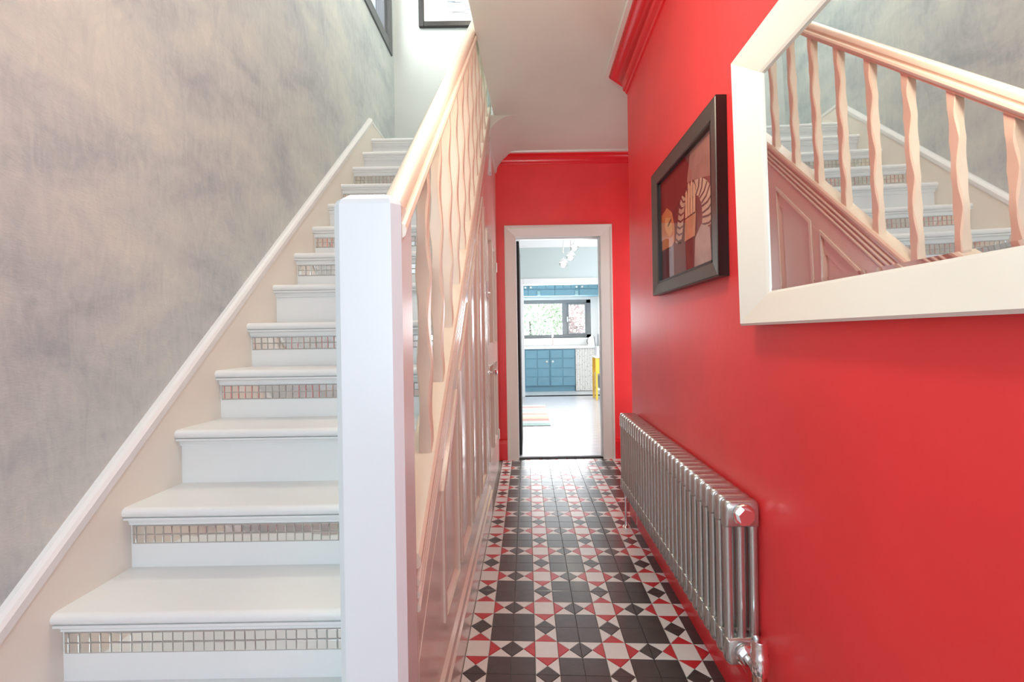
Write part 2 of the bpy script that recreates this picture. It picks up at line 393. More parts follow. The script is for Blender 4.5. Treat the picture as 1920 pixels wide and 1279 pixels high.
def inset(poly, d):
    n = len(poly); out = []
    if parea(poly) < 0: poly = poly[::-1]
    lines = []
    for i in range(n):
        p = Vector(poly[i]); q = Vector(poly[(i+1) % n]); t = (q-p).normalized(); nn = Vector((-t.y, t.x))
        lines.append((nn, nn.dot(p) + d))
    for i in range(n):
        n1, c1 = lines[i-1]; n2, c2 = lines[i]
        det = n1.x*n2.y - n1.y*n2.x
        if abs(det) < 1e-6: out.append(tuple(Vector(poly[i]) + n2*d)); continue
        out.append(((c1*n2.y - c2*n1.y)/det, (n1.x*c2 - n2.x*c1)/det))
    return out
def tile_mesh(mb, poly, ox, oy):
    a = inset(poly, 0.0007)
    b = inset(poly, 0.0016); n = len(a)
    vs = [(x+ox, y+oy, -0.0065) for x, y in a] + [(x+ox, y+oy, -0.0008) for x, y in a] + [(x+ox, y+oy, 0) for x, y in b]
    fs = [(i, (i+1) % n, n+(i+1) % n, n+i) for i in range(n)] + [(n+i, n+(i+1) % n, 2*n+(i+1) % n, 2*n+i) for i in range(n)] + [tuple(range(2*n, 3*n))]
    mb.add(vs, fs)
defs = piece_defs(); shared = {}; field = MB(); counts = {}
MATN = ['tblack', 'twhite', 'tred']
todo = []
for j in range(-9, 12):
    for i in range(-1, 7):
        for di, (nme, mt, pl) in enumerate(defs):
            wp = [(X0 + i*P + a, YT0 + j*P + b + SH*(i*P + a)) for a, b in pl]
            cy = sum(p[1] for p in wp)/len(wp); cx = sum(p[0] for p in wp)/len(wp)
            lim = 0.618 if cy < 2.80 else min(1.26, 0.64 + (cy - 2.82))
            c = clip(wp, 1, 0, lim); c = clip(c, -1, 0, 0.2305) if len(c) > 2 else c
            c = clip(c, 0, 1, YD - 0.002) if len(c) > 2 else c
            if len(c) < 3 or abs(parea(c)) < 1.2e-4: continue
            full = len(c) == len(wp) and abs(abs(parea(c)) - abs(parea(wp))) < 1e-7
            todo.append((cy, nme, mt, wp if full else c, full, di, i, j))
todo.sort(key=lambda t: t[0])
for cy, nme, mt, poly, full, di, i, j in todo:
    if cy < 1.28 or counts.get(nme, 0) >= 300:
        field.cur = MATN.index(mt); tile_mesh(field, poly, 0, 0); continue
    counts[nme] = counts.get(nme, 0) + 1
    if full:
        if di not in shared:
            mb = MB(); a = defs[di][2]
            cx0 = sum(p[0] for p in a)/len(a); cy0 = sum(p[1] for p in a)/len(a)
            tile_mesh(mb, [(p[0]-cx0, p[1]-cy0 + SH*(p[0]-cx0)) for p in a], 0, 0)
            shared[di] = (mb.mesh(nme, M[mt]), cx0, cy0)
        me, cx0, cy0 = shared[di]
        link(nme, me, floor, (X0 + i*P + cx0, YT0 + j*P + cy0 + SH*(i*P + cx0), 0))
    else:
        mb = MB(); tile_mesh(mb, poly, 0, 0); mb.build(nme, M[mt], floor)
field.build('tile_field', [M[k] for k in MATN], floor, kind='stuff')

# ------------------------------------------------------------------ kitchen doorway frame, open dark door
fr = struct_empty('door_2', 'cream architrave and lining of the kitchen doorway', 'door frame')
def arch_prof(x, s):   # architrave section in (x,y): s = +1 grows to +x
    return [(x, YD), (x, YD-0.012), (x+s*0.02, YD-0.016), (x+s*0.075, YD-0.026), (x+s*0.092, YD-0.032), (x+s*0.10, YD-0.03), (x+s*0.10, YD)]
m = MB(); m.prism(arch_prof(DX0, -1), 0, DZ+0.1, 'z'); m.build('architrave', M['cream'], fr)
m = MB(); m.prism(arch_prof(DX1, 1), 0, DZ+0.1, 'z'); m.build('architrave', M['cream'], fr)
m = MB(); m.prism([(YD, DZ), (YD-0.0125, DZ), (YD-0.0165, DZ+0.02), (YD-0.0265, DZ+0.075), (YD-0.0325, DZ+0.092), (YD-0.0305, DZ+0.10), (YD, DZ+0.10)], DX0-0.10, DX1+0.10); m.build('architrave', M['cream'], fr)
m = MB(); m.cbox(DX0-0.03, DX0, YD, YD+0.12, 0, DZ, 0.002); m.cbox(DX1, DX1+0.03, YD, YD+0.12, 0, DZ, 0.002); m.cbox(DX0-0.03, DX1+0.03, YD, YD+0.12, DZ, DZ+0.03, 0.002)
m.build('lining', M['white'], fr)
m = MB(); m.cbox(DX1-0.012, DX1, YD+0.03, YD+0.075, 0, DZ, 0.001); m.cbox(DX0, DX1-0.012, YD+0.03, YD+0.075, DZ-0.012, DZ, 0.001)
m.build('door_stop', M['white'], fr)
MB().prism([(YD+0.0, 0), (YD+0.012, 0.008), (YD+0.045, 0.008), (YD+0.06, 0)], DX0, DX1).build('threshold_bar', M['dark'], fr)
dr = struct_empty('door_3', 'near-black door folded open into the dining room', 'door')
m = MB(); m.cbox(-0.100, -0.060, YD+0.13, YD+0.86, 0.008, DZ-0.005, 0.002); m.build('door_leaf', M['darkdoor'], dr)
m = MB(); m.lathe([(0.006, 0), (0.006, 0.03), (0.022, 0.038), (0.026, 0.052), (0.018, 0.066), (0.0, 0.07)], (-0.100, YD+0.80, 1.0), (-1, 0, 0), 14); m.build('door_knob', M['chrome'], dr, True)

sd = struct_empty('door_5', 'unseen glazed side door added in the recess behind the red corner for light', 'door')  # out of view, added to bring light into the far hall
m = MB(); m.cbox(1.262, 1.298, 3.45, 3.52, 0, 2.05); m.cbox(1.262, 1.298, 3.92, 3.98, 0, 2.05); m.cbox(1.262, 1.298, 3.52, 3.92, 0, 0.26); m.cbox(1.262, 1.298, 3.52, 3.92, 1.98, 2.05)
m.build('door_frame', M['cream'], sd)
MB().box(1.278, 1.284, 3.52, 3.92, 0.26, 1.98).build('pane', M['glass'], sd)

# ------------------------------------------------------------------ stair window
wn = struct_empty('window_2', 'grey framed window high in the stair wall', 'window')
m = MB(); t = 0.07
m.cbox(XL-0.10, XL+0.012, WY0-0.02, WY0+t, WZ0-0.02, WZ1+0.02); m.cbox(XL-0.10, XL+0.012, WY1-t, WY1+0.02, WZ0-0.02, WZ1+0.02)
m.cbox(XL-0.10, XL+0.012, WY0+t, WY1-t, WZ0-0.02, WZ0+t); m.cbox(XL-0.10, XL+0.012, WY0+t, WY1-t, WZ1-t, WZ1+0.02)
m.build('window_frame', mat('stair_window_grey', srgb(84, 88, 90), 0.4), wn)
m = MB(); t2 = 0.035; a0, a1, b0, b1 = WY0+t, WY1-t, WZ0+t, WZ1-t
m.cbox(XL-0.08, XL-0.015, a0, a0+t2, b0, b1); m.cbox(XL-0.08, XL-0.015, a1-t2, a1, b0, b1); m.cbox(XL-0.08, XL-0.015, a0+t2, a1-t2, b0, b0+t2); m.cbox(XL-0.08, XL-0.015, a0+t2, a1-t2, b1-t2, b1)
m.build('sash', mat('window_sash_grey', srgb(110, 114, 120), 0.4), wn)
MB().box(XL-0.055, XL-0.05, a0+t2, a1-t2, b0+t2, b1-t2).build('pane', M['glass'], wn)

# ================================================================== STAIRCASE
st = thing('staircase', 'white painted staircase with mirror mosaic risers and cream balustrade', 'staircase')
XS0, XS1 = -1.10, -0.305
MOS = {0, 1, 3, 4, 6, 7, 9, 10}
def tread_prof(y, z, back):
    # (y,z) section, bullnose front
    p = []
    for i in range(9):
        a = math.pi/2 + i/8*math.pi
        p.append((y + 0.014 + 0.014*math.cos(a), z - 0.014 + 0.014*math.sin(a)))
    return p + [(back, z-0.028), (back, z)]
tsz = 0.0225
mos_mesh = {}
for i in range(-2, 13):
    y, z = Y0N + i*G, Z0N + i*RS
    back = y + G + 0.03 if i < 12 else YB
    m = MB(); m.prism(tread_prof(y, z, back), XS0, XS1 if i > -2 else XS1+0.02)
    m.build('tread' if i < 12 else 'landing', M['white'], st, True)
    rz0 = z - RS if i > -2 else 0.0
    ry = y + 0.030
    m = MB(); m.box(XS0, XS1, ry, ry+0.018, rz0, z-0.028); riser = m.build('riser', M['white'], st)
    m = MB(); sc = [(ry, z-0.028), (ry-0.024, z-0.028), (ry-0.024, z-0.034)]
    for k in range(7):
        a = k/6*math.pi/2; sc.append((ry-0.020 + 0.012*math.sin(a) , z-0.034 - 0.012*(1-math.cos(a))))
    sc += [(ry-0.006, z-0.048), (ry-0.006, z-0.053), (ry, z-0.053)]
    m.prism(sc, XS0, XS1); m.build('scotia_moulding', M['white'], riser, True)
    if i in MOS:
        joined = MB()
        backing = MB().box(XS0+0.004, XS1-0.002, ry-0.0012, ry, z-0.107, z-0.056)
        backing.build('mosaic_backing', M['dark'] if False else M['grout'], riser)
        x = XS0 + 0.006; c = 0
        while x < XS1 - 0.008:
            wd = 0.010 if c == 0 else min(tsz, XS1 - 0.003 - x)
            for rrow in range(2):
                zc = z - 0.0575 - tsz/2 - rrow*(tsz+0.0016)
                mb = MB(); k = 0.0013; hh = tsz/2 - 0.0004
                rx = random.uniform(-1, 1)*0.016; rz = random.uniform(-1, 1)*0.022
                mw = wd/2 - 0.0003; dx = random.uniform(-.0004, .0004); dz = random.uniform(-.0004, .0004)
                def V(sx, sz, f):   # front y with a tiny individual tilt
                    yy = ry - 0.0042 + f + sx*rz*mw + sz*rx*hh
                    return yy
                vs = []
                for f, kk in ((0.003, 0), (0.0009, 0), (0, k)):
                    for sx, sz in ((-1, -1), (1, -1), (1, 1), (-1, 1)):
                        vs.append((sx*(mw-kk), V(sx, sz, f) - ry, sz*(hh-kk)))
                fs = [(8, 9, 10, 11)] + [(b*4+q, b*4+(q+1) % 4, b*4+4+(q+1) % 4, b*4+4+q) for b in (0, 1) for q in range(4)]
                ox, oz = x + wd/2 + dx, zc + dz
                if i <= 4:
                    mb.add(vs, fs); link('mirror_tile', mb.mesh('mirror_tile', M['mosaic']), riser, (ox, ry, oz))
                else:
                    joined.add([(v[0]+ox, v[1]+ry, v[2]+oz) for v in vs], fs)
            x += wd + (0.0016 if c != 1 else 0.0035); c += 1
        if joined.v: joined.build('mirror_tiles', M['mosaic'], riser, kind='stuff')
# wall string with a moulded top edge
YP = 3.285
m = MB(); sy0 = 0.50
top = lambda y: nos(y) + 0.105
m.prism([(sy0, 0), (YB, 0), (YB, 2.66), (YP, 2.66), (YP-0.005, top(YP)-0.0), (sy0, top(sy0))], XL, XS0); ws = m.build('wall_string', M['cream'], st)
cth = math.cos(math.atan(SL)); sth = math.sin(math.atan(SL))
def slope_bar(y0, y1, zf, prof):
    # prof: (x, h) section, h perpendicular to the slope, swept along the pitch line zf
    rings = []
    for yy in (y0, y1):
        rings.append([(px, yy, zf(yy) + h/cth) for px, h in prof])
    return MB().sweep(rings)
pr = [(XL, 0), (XS0+0.004, 0), (XS0+0.004, 0.018), (XS0-0.002, 0.026), (XS0-0.012, 0.030), (XL, 0.030)]
slope_bar(sy0, YP, lambda y: top(y) - 0.012, pr).build('string_moulding', M['white'], ws)
rings = [[(px, yy, 2.652 + h) for px, h in pr] for yy in (YP, YB)]
MB().sweep(rings).build('string_moulding', M['white'], ws)
m = MB(); m.prism([(YB, 2.541), (YB-0.02, 2.541), (YB-0.02, 2.66), (YB-0.01, 2.68), (YB, 2.685)], XS0, -0.33); m.build('landing_skirting', M['cream'], st)
# outer string with sloping capping
cap = lambda y: 0.8135 + SL * (y - 1.1855)     # top of the capping
YS0, YS1 = 0.985, 3.40
m = MB(); m.prism([(YS0, cap(YS0)-0.03-0.30), (YS1, cap(YS1)-0.03-0.30), (YS1, cap(YS1)-0.02), (YS0, cap(YS0)-0.02)], -0.300, -0.2495)
os_ = m.build('outer_string', M['spandrel'], st)
capprof = [(-0.308, -0.024), (-0.244, -0.024), (-0.238, -0.018), (-0.238, -0.008), (-0.244, 0.0), (-0.302, 0.0), (-0.308, -0.008)]
slope_bar(YS0, YS1, cap, capprof).build('string_capping', M['bal'], os_)
for k, off in enumerate((0.046, 0.066, 0.088)):
    pr2 = [(-0.2495, -0.006), (-0.245, -0.006), (-0.2405, -0.002), (-0.2405, 0.002), (-0.245, 0.006), (-0.2495, 0.006)]
    slope_bar(YS0, YS1, lambda y: cap(y) - off/cth, pr2).build('string_bead', M['spandrel'], os_)
# newel post, chamfered edges and weathered top
def newel(x0, x1, y0, y1, z0, z1, name='newel_post'):
    c = 0.016
    def ring(i, z):
        a0, a1, b0, b1 = x0+i, x1-i, y0+i, y1-i; cc = c
        return [(a0+cc,b0,z),(a1-cc,b0,z),(a1,b0+cc,z),(a1,b1-cc,z),(a1-cc,b1,z),(a0+cc,b1,z),(a0,b1-cc,z),(a0,b0+cc,z)]
    return MB().sweep([ring(0, z0), ring(0, z1-0.022), ring(0.003, z1-0.012), ring(0.016, z1)]).build(name, M['newel'], st)
newel(-0.380, -0.247, 0.885, 0.995, 0.0, 1.385)
newel(-0.335, -0.245, 3.30, 3.40, 2.30, 3.85)
# handrail
railb = lambda y: 0.462 + 0.9154 * y     # underside
rp = [(x_ + 0.006, h_*0.95) for x_, h_ in [(-0.300, 0.0), (-0.252, 0.0), (-0.252, 0.006), (-0.246, 0.010), (-0.243, 0.018), (-0.246, 0.026), (-0.256, 0.030), (-0.256, 0.034), (-0.252, 0.040), (-0.254, 0.052), (-0.262, 0.060), (-0.276, 0.063),
      (-0.290, 0.060), (-0.298, 0.052), (-0.300, 0.040), (-0.296, 0.034), (-0.296, 0.030), (-0.306, 0.026), (-0.309, 0.018), (-0.306, 0.010)]]
slope_bar(0.905, 3.32, railb, rp).build('handrail', M['bal'], st, True)
# balusters: square, carved in waves, faces out of step with their neighbours
def baluster_mesh(hb, ht, phase):
    rings = []; n = 56; bx = 0.0165
    for k in range(n+1):
        t = k / n; zz = t
        z0_, z1_ = hb, ht
        L = z1_ - z0_; z = L * t
        env = min(1, max(0, (z-0.03)/0.05)) * min(1, max(0, (L-0.03-z)/0.05))
        wv = math.cos(2*math.pi*z/0.235 + phase) * env
        ax = bx + 0.0034*wv; ay = bx - 0.0034*wv
        c = 0.0016 + 0.004*env*abs(math.sin(2*math.pi*z/0.235 + phase))
        sl0 = SL*(1-t)            # feet and heads cut to the pitch
        pts = [(ax-c,-ay),(ax,-ay+c),(ax,ay-c),(ax-c,ay),(-ax+c,ay),(-ax,ay-c),(-ax,-ay+c),(-ax+c,-ay)]
        rings.append([(px, py, z + (SL*py if k == 0 else (0.92*py if k == n else 0))) for px, py in pts])
    return MB().sweep(rings).mesh('baluster', M['bal'], True)
BX = -0.268; by = 1.1855; bm_ = baluster_mesh(cap(by), railb(by), 0.6)
k = 0
while by < 3.27:
    link('baluster', bm_, st, (BX, by, cap(by)))
    by += 0.179; k += 1

# ------------------------------------------------------------------ under-stair panelling
sp = struct_empty('wall_understairs', 'glossy cream panelled side of the staircase', 'panelling')
sb = lambda y: min(cap(y) - 0.165, CEIL)        # underside of string band
XF = -0.258
DY0, DY1, DTOP = 2.80, 3.72, 1.90                # cupboard door in the panelling
def field_poly(y0, y1, z0, off):
    pts = [(y0, z0), (y1, z0)]; ys = [y1, y0]
    if sb(y1) - off >= CEIL - 1e-6 and off == 0:
        yc = y0 + (CEIL - sb(y0)) / SL
        return pts + [(y1, CEIL), (yc, CEIL), (y0, sb(y0))]
    return pts + [(y1, cap(y1)-0.165-off), (y0, cap(y0)-0.165-off)]
m = MB(); m.prism([(0.99, 0), (DY0, 0), (DY0, cap(DY0)-0.05), (0.99, cap(0.99)-0.05)], -0.30, XF); m.build('backing_board', M['spandrel'], sp)
yc = YS0 + (CEIL - cap(YS0) + 0.05) / SL
m = MB(); m.prism([(DY0, DTOP), (YD, DTOP), (YD, CEIL), (3.32, CEIL), (DY0, cap(DY0)-0.05)], -0.30, XF); m.box(-0.30, XF, DY1, YD, 0, DTOP); m.build('backing_board', M['spandrel'], sp)
BZ = 0.305
def board(y0, y1, z0, zt, name='stile'):
    m = MB(); m.prism([(y0, z0), (y1, z0), (y1, zt(y1)), (y0, zt(y0))], XF, XP); return m.build(name, M['spandrel'], sp)
band = lambda y: cap(y) - 0.165
slo = lambda y: cap(y) - 0.245
# string band below the beads
m = MB(); m.prism([(0.99, slo(0.99)), (3.30, slo(3.30)), (3.30, cap(3.30)-0.14), (0.99, cap(0.99)-0.14)], XF, XP-0.001); m.build('sloping_rail', M['spandrel'], sp)
board(0.99, DY0-0.05, 0.0, lambda y: BZ, 'bottom_rail')
panels = [(1.285, 1.535), (1.625, 1.885), (1.975, 2.235), (2.325, 2.60)]
sy = 0.99
for a, b in panels + [(DY0-0.06, DY0)]:
    board(sy, a, BZ, slo); sy = b
for a, b in panels:
    o_ = 0.0
    m = MB()
    # raised panel field
    q = [(a+0.035, BZ+0.035), (b-0.035, BZ+0.035), (b-0.035, slo(b-0.035)-0.045), (a+0.035, slo(a+0.035)-0.045)]
    q0 = [(a+0.012, BZ+0.012), (b-0.012, BZ+0.012), (b-0.012, slo(b-0.012)-0.016), (a+0.012, slo(a+0.012)-0.016)]
    m.sweep([[(XF-0.002, p[0], p[1]) for p in q0], [(XF+0.001, p[0], p[1]) for p in q0], [(XF+0.006, p[0], p[1]) for p in q]])
    pn = m.build('panel', M['spandrel'], sp)
    # bolection moulding round the panel
    o0 = [(a-0.012, BZ-0.012), (b+0.012, BZ-0.012), (b+0.012, slo(b+0.012)+0.016), (a-0.012, slo(a-0.012)+0.016)]
    o1 = [(a, BZ), (b, BZ), (b, slo(b)), (a, slo(a))]
    o2 = [(a+0.014, BZ+0.014), (b-0.014, BZ+0.014), (b-0.014, slo(b-0.014)-0.018), (a+0.014, slo(a+0.014)-0.018)]
    m = MB()
    R_ = [[(XP-0.002, *p) for p in o0], [(XP+0.006, *p) for p in o0], [(XP+0.009, *p) for p in o1], [(XP+0.002, *p) for p in o1], [(XF+0.002, *p) for p in o2], [(XF-0.002, *p) for p in o2]]
    m.sweep(R_, caps=False); m.build('panel_moulding', M['spandrel'], pn)
# skirting with moulded top
m = MB(); m.prism([(XP, 0), (-0.230, 0), (-0.230, 0.125), (-0.226, 0.130), (-0.226, 0.145), (-0.233, 0.152), (-0.236, 0.172), (XP, 0.182)], 0.99, DY0-0.01, 'y')
m.build('skirting', M['spandrel'], sp)
# cupboard door
cd = struct_empty('door_4', 'cream panelled cupboard door under the stairs', 'door')
m = MB()
bars = [(DY0, DY0+0.10, 0.02, DTOP), (DY1-0.10, DY1, 0.02, DTOP), (DY0+0.10, DY1-0.10, 0.02, 0.30), (DY0+0.10, DY1-0.10, 0.90, 1.05), (DY0+0.10, DY1-0.10, DTOP-0.12, DTOP), (3.21, 3.31, 0.30, 0.90), (3.21, 3.31, 1.05, DTOP-0.12)]
for a, b, c, d_ in bars: m.box(XF-0.02, XP-0.002, a, b, c, d_)
m.box(XF-0.03, XF-0.012, DY0, DY1, 0.02, DTOP)
leaf = m.build('door_leaf', M['spandrel'], cd)
for a, b in ((DY0+0.10, 3.21), (3.31, DY1-0.10)):
    for c, d_ in ((0.30, 0.90), (1.05, DTOP-0.12)):
        m = MB(); q = lambda e: [(a+e, c+e), (b-e, c+e), (b-e, d_-e), (a+e, d_-e)]
        m.sweep([[(XP-0.006, *p) for p in q(-0.008)], [(XP+0.004, *p) for p in q(-0.008)], [(XP+0.005, *p) for p in q(0.002)], [(XF-0.01, *p) for p in q(0.012)]], caps=False)
        m.build('panel_moulding', M['spandrel'], cd)
m = MB(); m.lathe([(0.017, 0), (0.017, 0.004), (0.007, 0.008), (0.007, 0.026), (0.018, 0.034), (0.021, 0.044), (0.016, 0.054), (0.004, 0.058)], (XP-0.002, 2.90, 0.865), (1, 0, 0), 18)
m.build('knob', M['chrome'], cd, True, label='chrome knob')
for z in (0.29, 1.66):
    m = MB(); m.tube((XP+0.004, DY1+0.004, z-0.04), (XP+0.004, DY1+0.004, z+0.04), 0.006, n=8); m.box(XP-0.002, XP+0.003, DY1+0.004, DY1+0.03, z-0.04, z+0.04); m.build('hinge', M['cream'], cd)
m = MB(); m.cbox(XP, XP+0.008, 2.845, 2.875, 1.34, 1.44, 0.002); m.tube((XP+0.008, 2.86, 1.37), (XP+0.02, 2.86, 1.37), 0.008, n=10); m.build('latch', M['chrome'], cd)

# ================================================================== RADIATOR
ra = thing('column_radiator', 'bare steel three-column radiator standing against the red wall', 'radiator')
RXF, RXB = 0.530, 0.626; RY0, RY1 = 1.222, 2.64; RZ0, RZ1 = 0.190, 0.640
NS = 30; pitch = (RY1 - RY0) / NS
def section_mesh():
    m = MB(); hw = (RXB - RXF)/2; th = pitch*0.37
    # headers: rounded flat blocks
    for zb, zt, up in ((RZ0, RZ0+0.074, False), (RZ1-0.074, RZ1, True)):
        rings = []
        for f, e in ((-1, 0.007), (-0.72, 0.0015), (-0.4, 0), (0.4, 0), (0.72, 0.0015), (1, 0.007)):
            yy = f*th; pts = []
            r = 0.016
            cs = [(-hw+e+r, zt-e-r, 90), (-hw+e+r, zb+e+r, 180), (hw-e-r, zb+e+r, 270), (hw-e-r, zt-e-r, 0)]
            for cx, cz, a0 in cs:
                for q in range(4):
                    a = math.radians(a0 + q*30)
                    rr = r if ((up and cz > (zb+zt)/2) or (not up and cz < (zb+zt)/2)) else 0.003
                    ox = 0 if rr == r else (-(r-rr) if cx < 0 else (r-rr)); oz = 0 if rr == r else ((r-rr) if cz > (zb+zt)/2 else -(r-rr))
                    pts.append((cx + ox + rr*math.cos(a), yy, cz + oz + rr*math.sin(a)))
            rings.append(pts)
        m.sweep(rings)
    # three tubes, slightly flattened
    for cx in (-hw+0.0135, 0, hw-0.0135):
        n = 14; rings = []
        for z in (RZ0+0.066, RZ0+0.096, RZ1-0.096, RZ1-0.066):
            k = 1.0 if RZ0+0.08 < z < RZ1-0.08 else 1.1
            rings.append([(cx + 0.0122*k*math.cos(2*math.pi*i/n), 0.0115*math.sin(2*math.pi*i/n), z) for i in range(n)])
        m.sweep(rings)
    # hub rings joining to the neighbour, top and bottom
    for z in (RZ0+0.036, RZ1-0.036): m.tube((0, -pitch/2, z), (0, pitch/2, z), 0.021, n=14)
    return m.mesh('radiator_section', M['rad'], True)
sec = section_mesh(); XC = (RXF+RXB)/2
for k in range(NS): link('section', sec, ra, (XC, RY0 + (k+0.5)*pitch, 0))
def hexprof(m, c, ax, r, l): m.tube(c, tuple(Vector(c)+Vector(ax)*l), r, n=6)
m = MB(); m.lathe([(0.030, 0.0), (0.030, 0.006), (0.027, 0.010)], (XC, RY0+0.004, RZ1-0.036), (0, -1, 0), 24); hexprof(m, (XC, RY0-0.004, RZ1-0.036), (0, -1, 0), 0.0215, 0.014)
m.build('blanking_plug', M['chrome'], ra)
m = MB(); m.lathe([(0.028, 0.0), (0.028, 0.008), (0.024, 0.012)], (XC, RY0+0.004, RZ0+0.036), (0, -1, 0), 24); hexprof(m, (XC, RY0-0.006, RZ0+0.036), (0, -1, 0), 0.019, 0.016)
m.tube((XC, RY0-0.02, RZ0+0.036), (XC, RY0-0.06, RZ0+0.036), 0.011, n=14); m.build('valve_union', M['chrome'], ra)
vx, vy, vz = XC+0.004, RY0-0.064, RZ0+0.036
m = MB(); m.lathe([(0.016, -0.045), (0.018, -0.03), (0.018, 0.02), (0.016, 0.03)], (vx, vy, vz), (0, 0, 1), 18); hexprof(m, (vx, vy, vz-0.05), (0, 0, 1), 0.019, 0.018)
m.tube((vx, vy, vz-0.04), (vx, vy, 0.0), 0.0085, n=14); m.lathe([(0.02, 0), (0.02, 0.004), (0.012, 0.008)], (vx, vy, 0.0), (0, 0, 1), 18)
vb = m.build('valve_body', mat('brushed_copper_chrome', srgb(206, 178, 164), 0.2, 1.0), ra, True)
m = MB(); m.lathe([(0.0205, 0.028), (0.022, 0.032), (0.022, 0.075), (0.0195, 0.078), (0.0195, 0.105), (0.017, 0.112), (0.0, 0.113)], (vx, vy, vz-0.028), (0, 0, 1), 22)
m.build('valve_head', M['chrome'], vb, True)
m = MB(); fx, fy = RXF+0.016, RY1-1.5*pitch
m.tube((fx, fy, 0.006), (fx, fy, RZ0+0.02), 0.0065, n=12); m.lathe([(0.02, 0), (0.02, 0.003), (0.010, 0.012), (0.008, 0.03)], (fx, fy, 0.0), (0, 0, 1), 18); m.build('foot', M['chrome'], ra, True)
m = MB(); m.tube((RXB-0.014, fy, 0.004), (RXB-0.014, fy, RZ0+0.02), 0.0065, n=12); m.build('foot', M['chrome'], ra, True)
for yy in (1.6, 2.35):
    m = MB(); m.box(RXB-0.01, XR, yy-0.012, yy+0.012, 0.52, 0.56); m.build('wall_bracket', M['rad'], ra)

# ================================================================== WALL MIRROR
mi = thing('wall_mirror', 'large ivory-framed mirror hanging on the red wall', 'mirror')
MY1, MY0, MZ0, MZ1 = 1.240, 0.02, 1.117, 1.838; FW = 0.098; XO, XI = 0.582, 0.612
def frame_side(pa, pb, ia, ib, name, m_, par, xo, xi, lip=0.006):
    # one mitred member: outer edge pa-pb, inner edge ia-ib in (y,z)
    rings = []
    for p, q in ((pa, ia), (pb, ib)):
        p = Vector(p); q = Vector(q); e = p.lerp(q, 0.07); g_ = p.lerp(q, 0.93)
        rings.append([(XR-0.001, *p), (xo+0.006, *p), (xo, *e), (xi, *g_), (xi+0.004, *q), (XR-0.001, *q)])
    return MB().sweep(rings).build(name, m_, par)
def frame4(par, y0, y1, z0, z1, fw, m_, xo, xi):
    o = [(y1, z0), (y1, z1), (y0, z1), (y0, z0)]; n = [(y1-fw, z0+fw*0.86), (y1-fw, z1-fw*0.86), (y0+fw, z1-fw*0.86), (y0+fw, z0+fw*0.86)]
    for k in range(4): frame_side(o[k], o[(k+1) % 4], n[k], n[(k+1) % 4], 'frame_member', m_, par, xo, xi)
frame4(mi, MY0, MY1, MZ0, MZ1, FW, M['mirframe'], XO, XI)
gy0, gy1, gz0, gz1 = MY0+FW-0.004, MY1-FW+0.004, MZ0+FW*0.86-0.004, MZ1-FW*0.86+0.004
b = 0.012
m = MB()
o = [(gy1, gz0), (gy1, gz1), (gy0, gz1), (gy0, gz0)]; n = [(gy1-b, gz0+b), (gy1-b, gz1-b), (gy0+b, gz1-b), (gy0+b, gz0+b)]
m.sweep([[(0.626, *p) for p in o], [(0.6195, *p) for p in o], [(0.6182, *p) for p in n]])
m.build('mirror_glass', M['mirror'], mi)
Rm = Matrix.Rotation(-0.020, 4, 'Y'); pv = Vector((XR, 0, MZ0))     # hangs leaning forward a little
mi.location = pv - Rm @ pv; mi.rotation_euler = Rm.to_euler()

# ================================================================== PICTURE ON THE RED WALL
pf = thing('framed_picture', 'black framed red artwork of hugging figures on the red wall', 'picture')
PY0, PY1, PZ0, PZ1 = 1.400, 2.125, 1.275, 1.835; PW = 0.062
frame4(pf, PY0, PY1, PZ0, PZ1, PW, M['bronze'], 0.594, 0.602)
m = MB()
for z_ in (PZ0, PZ1):
    m.box(0.596, XR-0.001, PY0, PY1, z_-0.001, z_+0.001)
for y_ in (PY0, PY1): m.box(0.596, XR-0.001, y_-0.001, y_+0.001, PZ0, PZ1)
m.build('frame_edge', M['black'], pf)
iy0, iy1, iz0, iz1 = PY0+PW-0.002, PY1-PW+0.002, PZ0+PW*0.86-0.002, PZ1-PW*0.86+0.002
m = MB(); e = 0.008
for a in ((iy0, iy0+e, iz0, iz1), (iy1-e, iy1, iz0, iz1), (iy0, iy1, iz0, iz0+e), (iy0, iy1, iz1-e, iz1)): m.box(0.603, 0.623, *a)
m.build('inner_slip', M['black'], pf)
m = MB(); m.box(0.622, 0.627, iy0, iy1, iz0, iz1)
pr_ = m.build('print', mat('print_ground', srgb(150, 60, 52), 0.55, color2=srgb(96, 26, 28), nscale=4), pf)
PWD, PHT = iy1-iy0, iz1-iz0
def shape(pts, color, lay, name='printed_shape'):
    # pts in picture fractions (left..right, bottom..top); left of the picture is far (+Y)
    x = 0.622 - 0.0004*lay
    m = MB(); m.prism([(iy1 - p[0]*PWD, iz0 + p[1]*PHT) for p in pts], x, x+0.0003)
    m.build(name, mat('print_ink', srgb(*color), 0.55, noise=0.22, nscale=18), pr_)
def blob(cx, cy, rx, ry, rot=0, n=20):
    return [(cx + rx*math.cos(a)*math.cos(rot) - ry*math.sin(a)*math.sin(rot), cy + rx*math.cos(a)*math.sin(rot) + ry*math.sin(a)*math.cos(rot)) for a in [2*math.pi*i/n for i in range(n)]]
shape([(0, 1), (0.62, 1), (0.52, 0.70), (0.3, 0.62), (0, 0.60)], (128, 34, 32), 1)
shape([(0.62, 1), (1, 1), (1, 0.62), (0.72, 0.72), (0.55, 0.76)], (176, 112, 100), 1)
shape([(0.0, 0.66), (0.14, 0.70), (0.25, 0.62), (0.30, 0.48), (0.30, 0.34), (0.22, 0.30), (0.0, 0.32)], (226, 132, 80), 2)
shape([(0.10, 0.62), (0.22, 0.58), (0.27, 0.45), (0.2, 0.40), (0.1, 0.50)], (240, 170, 112), 3)
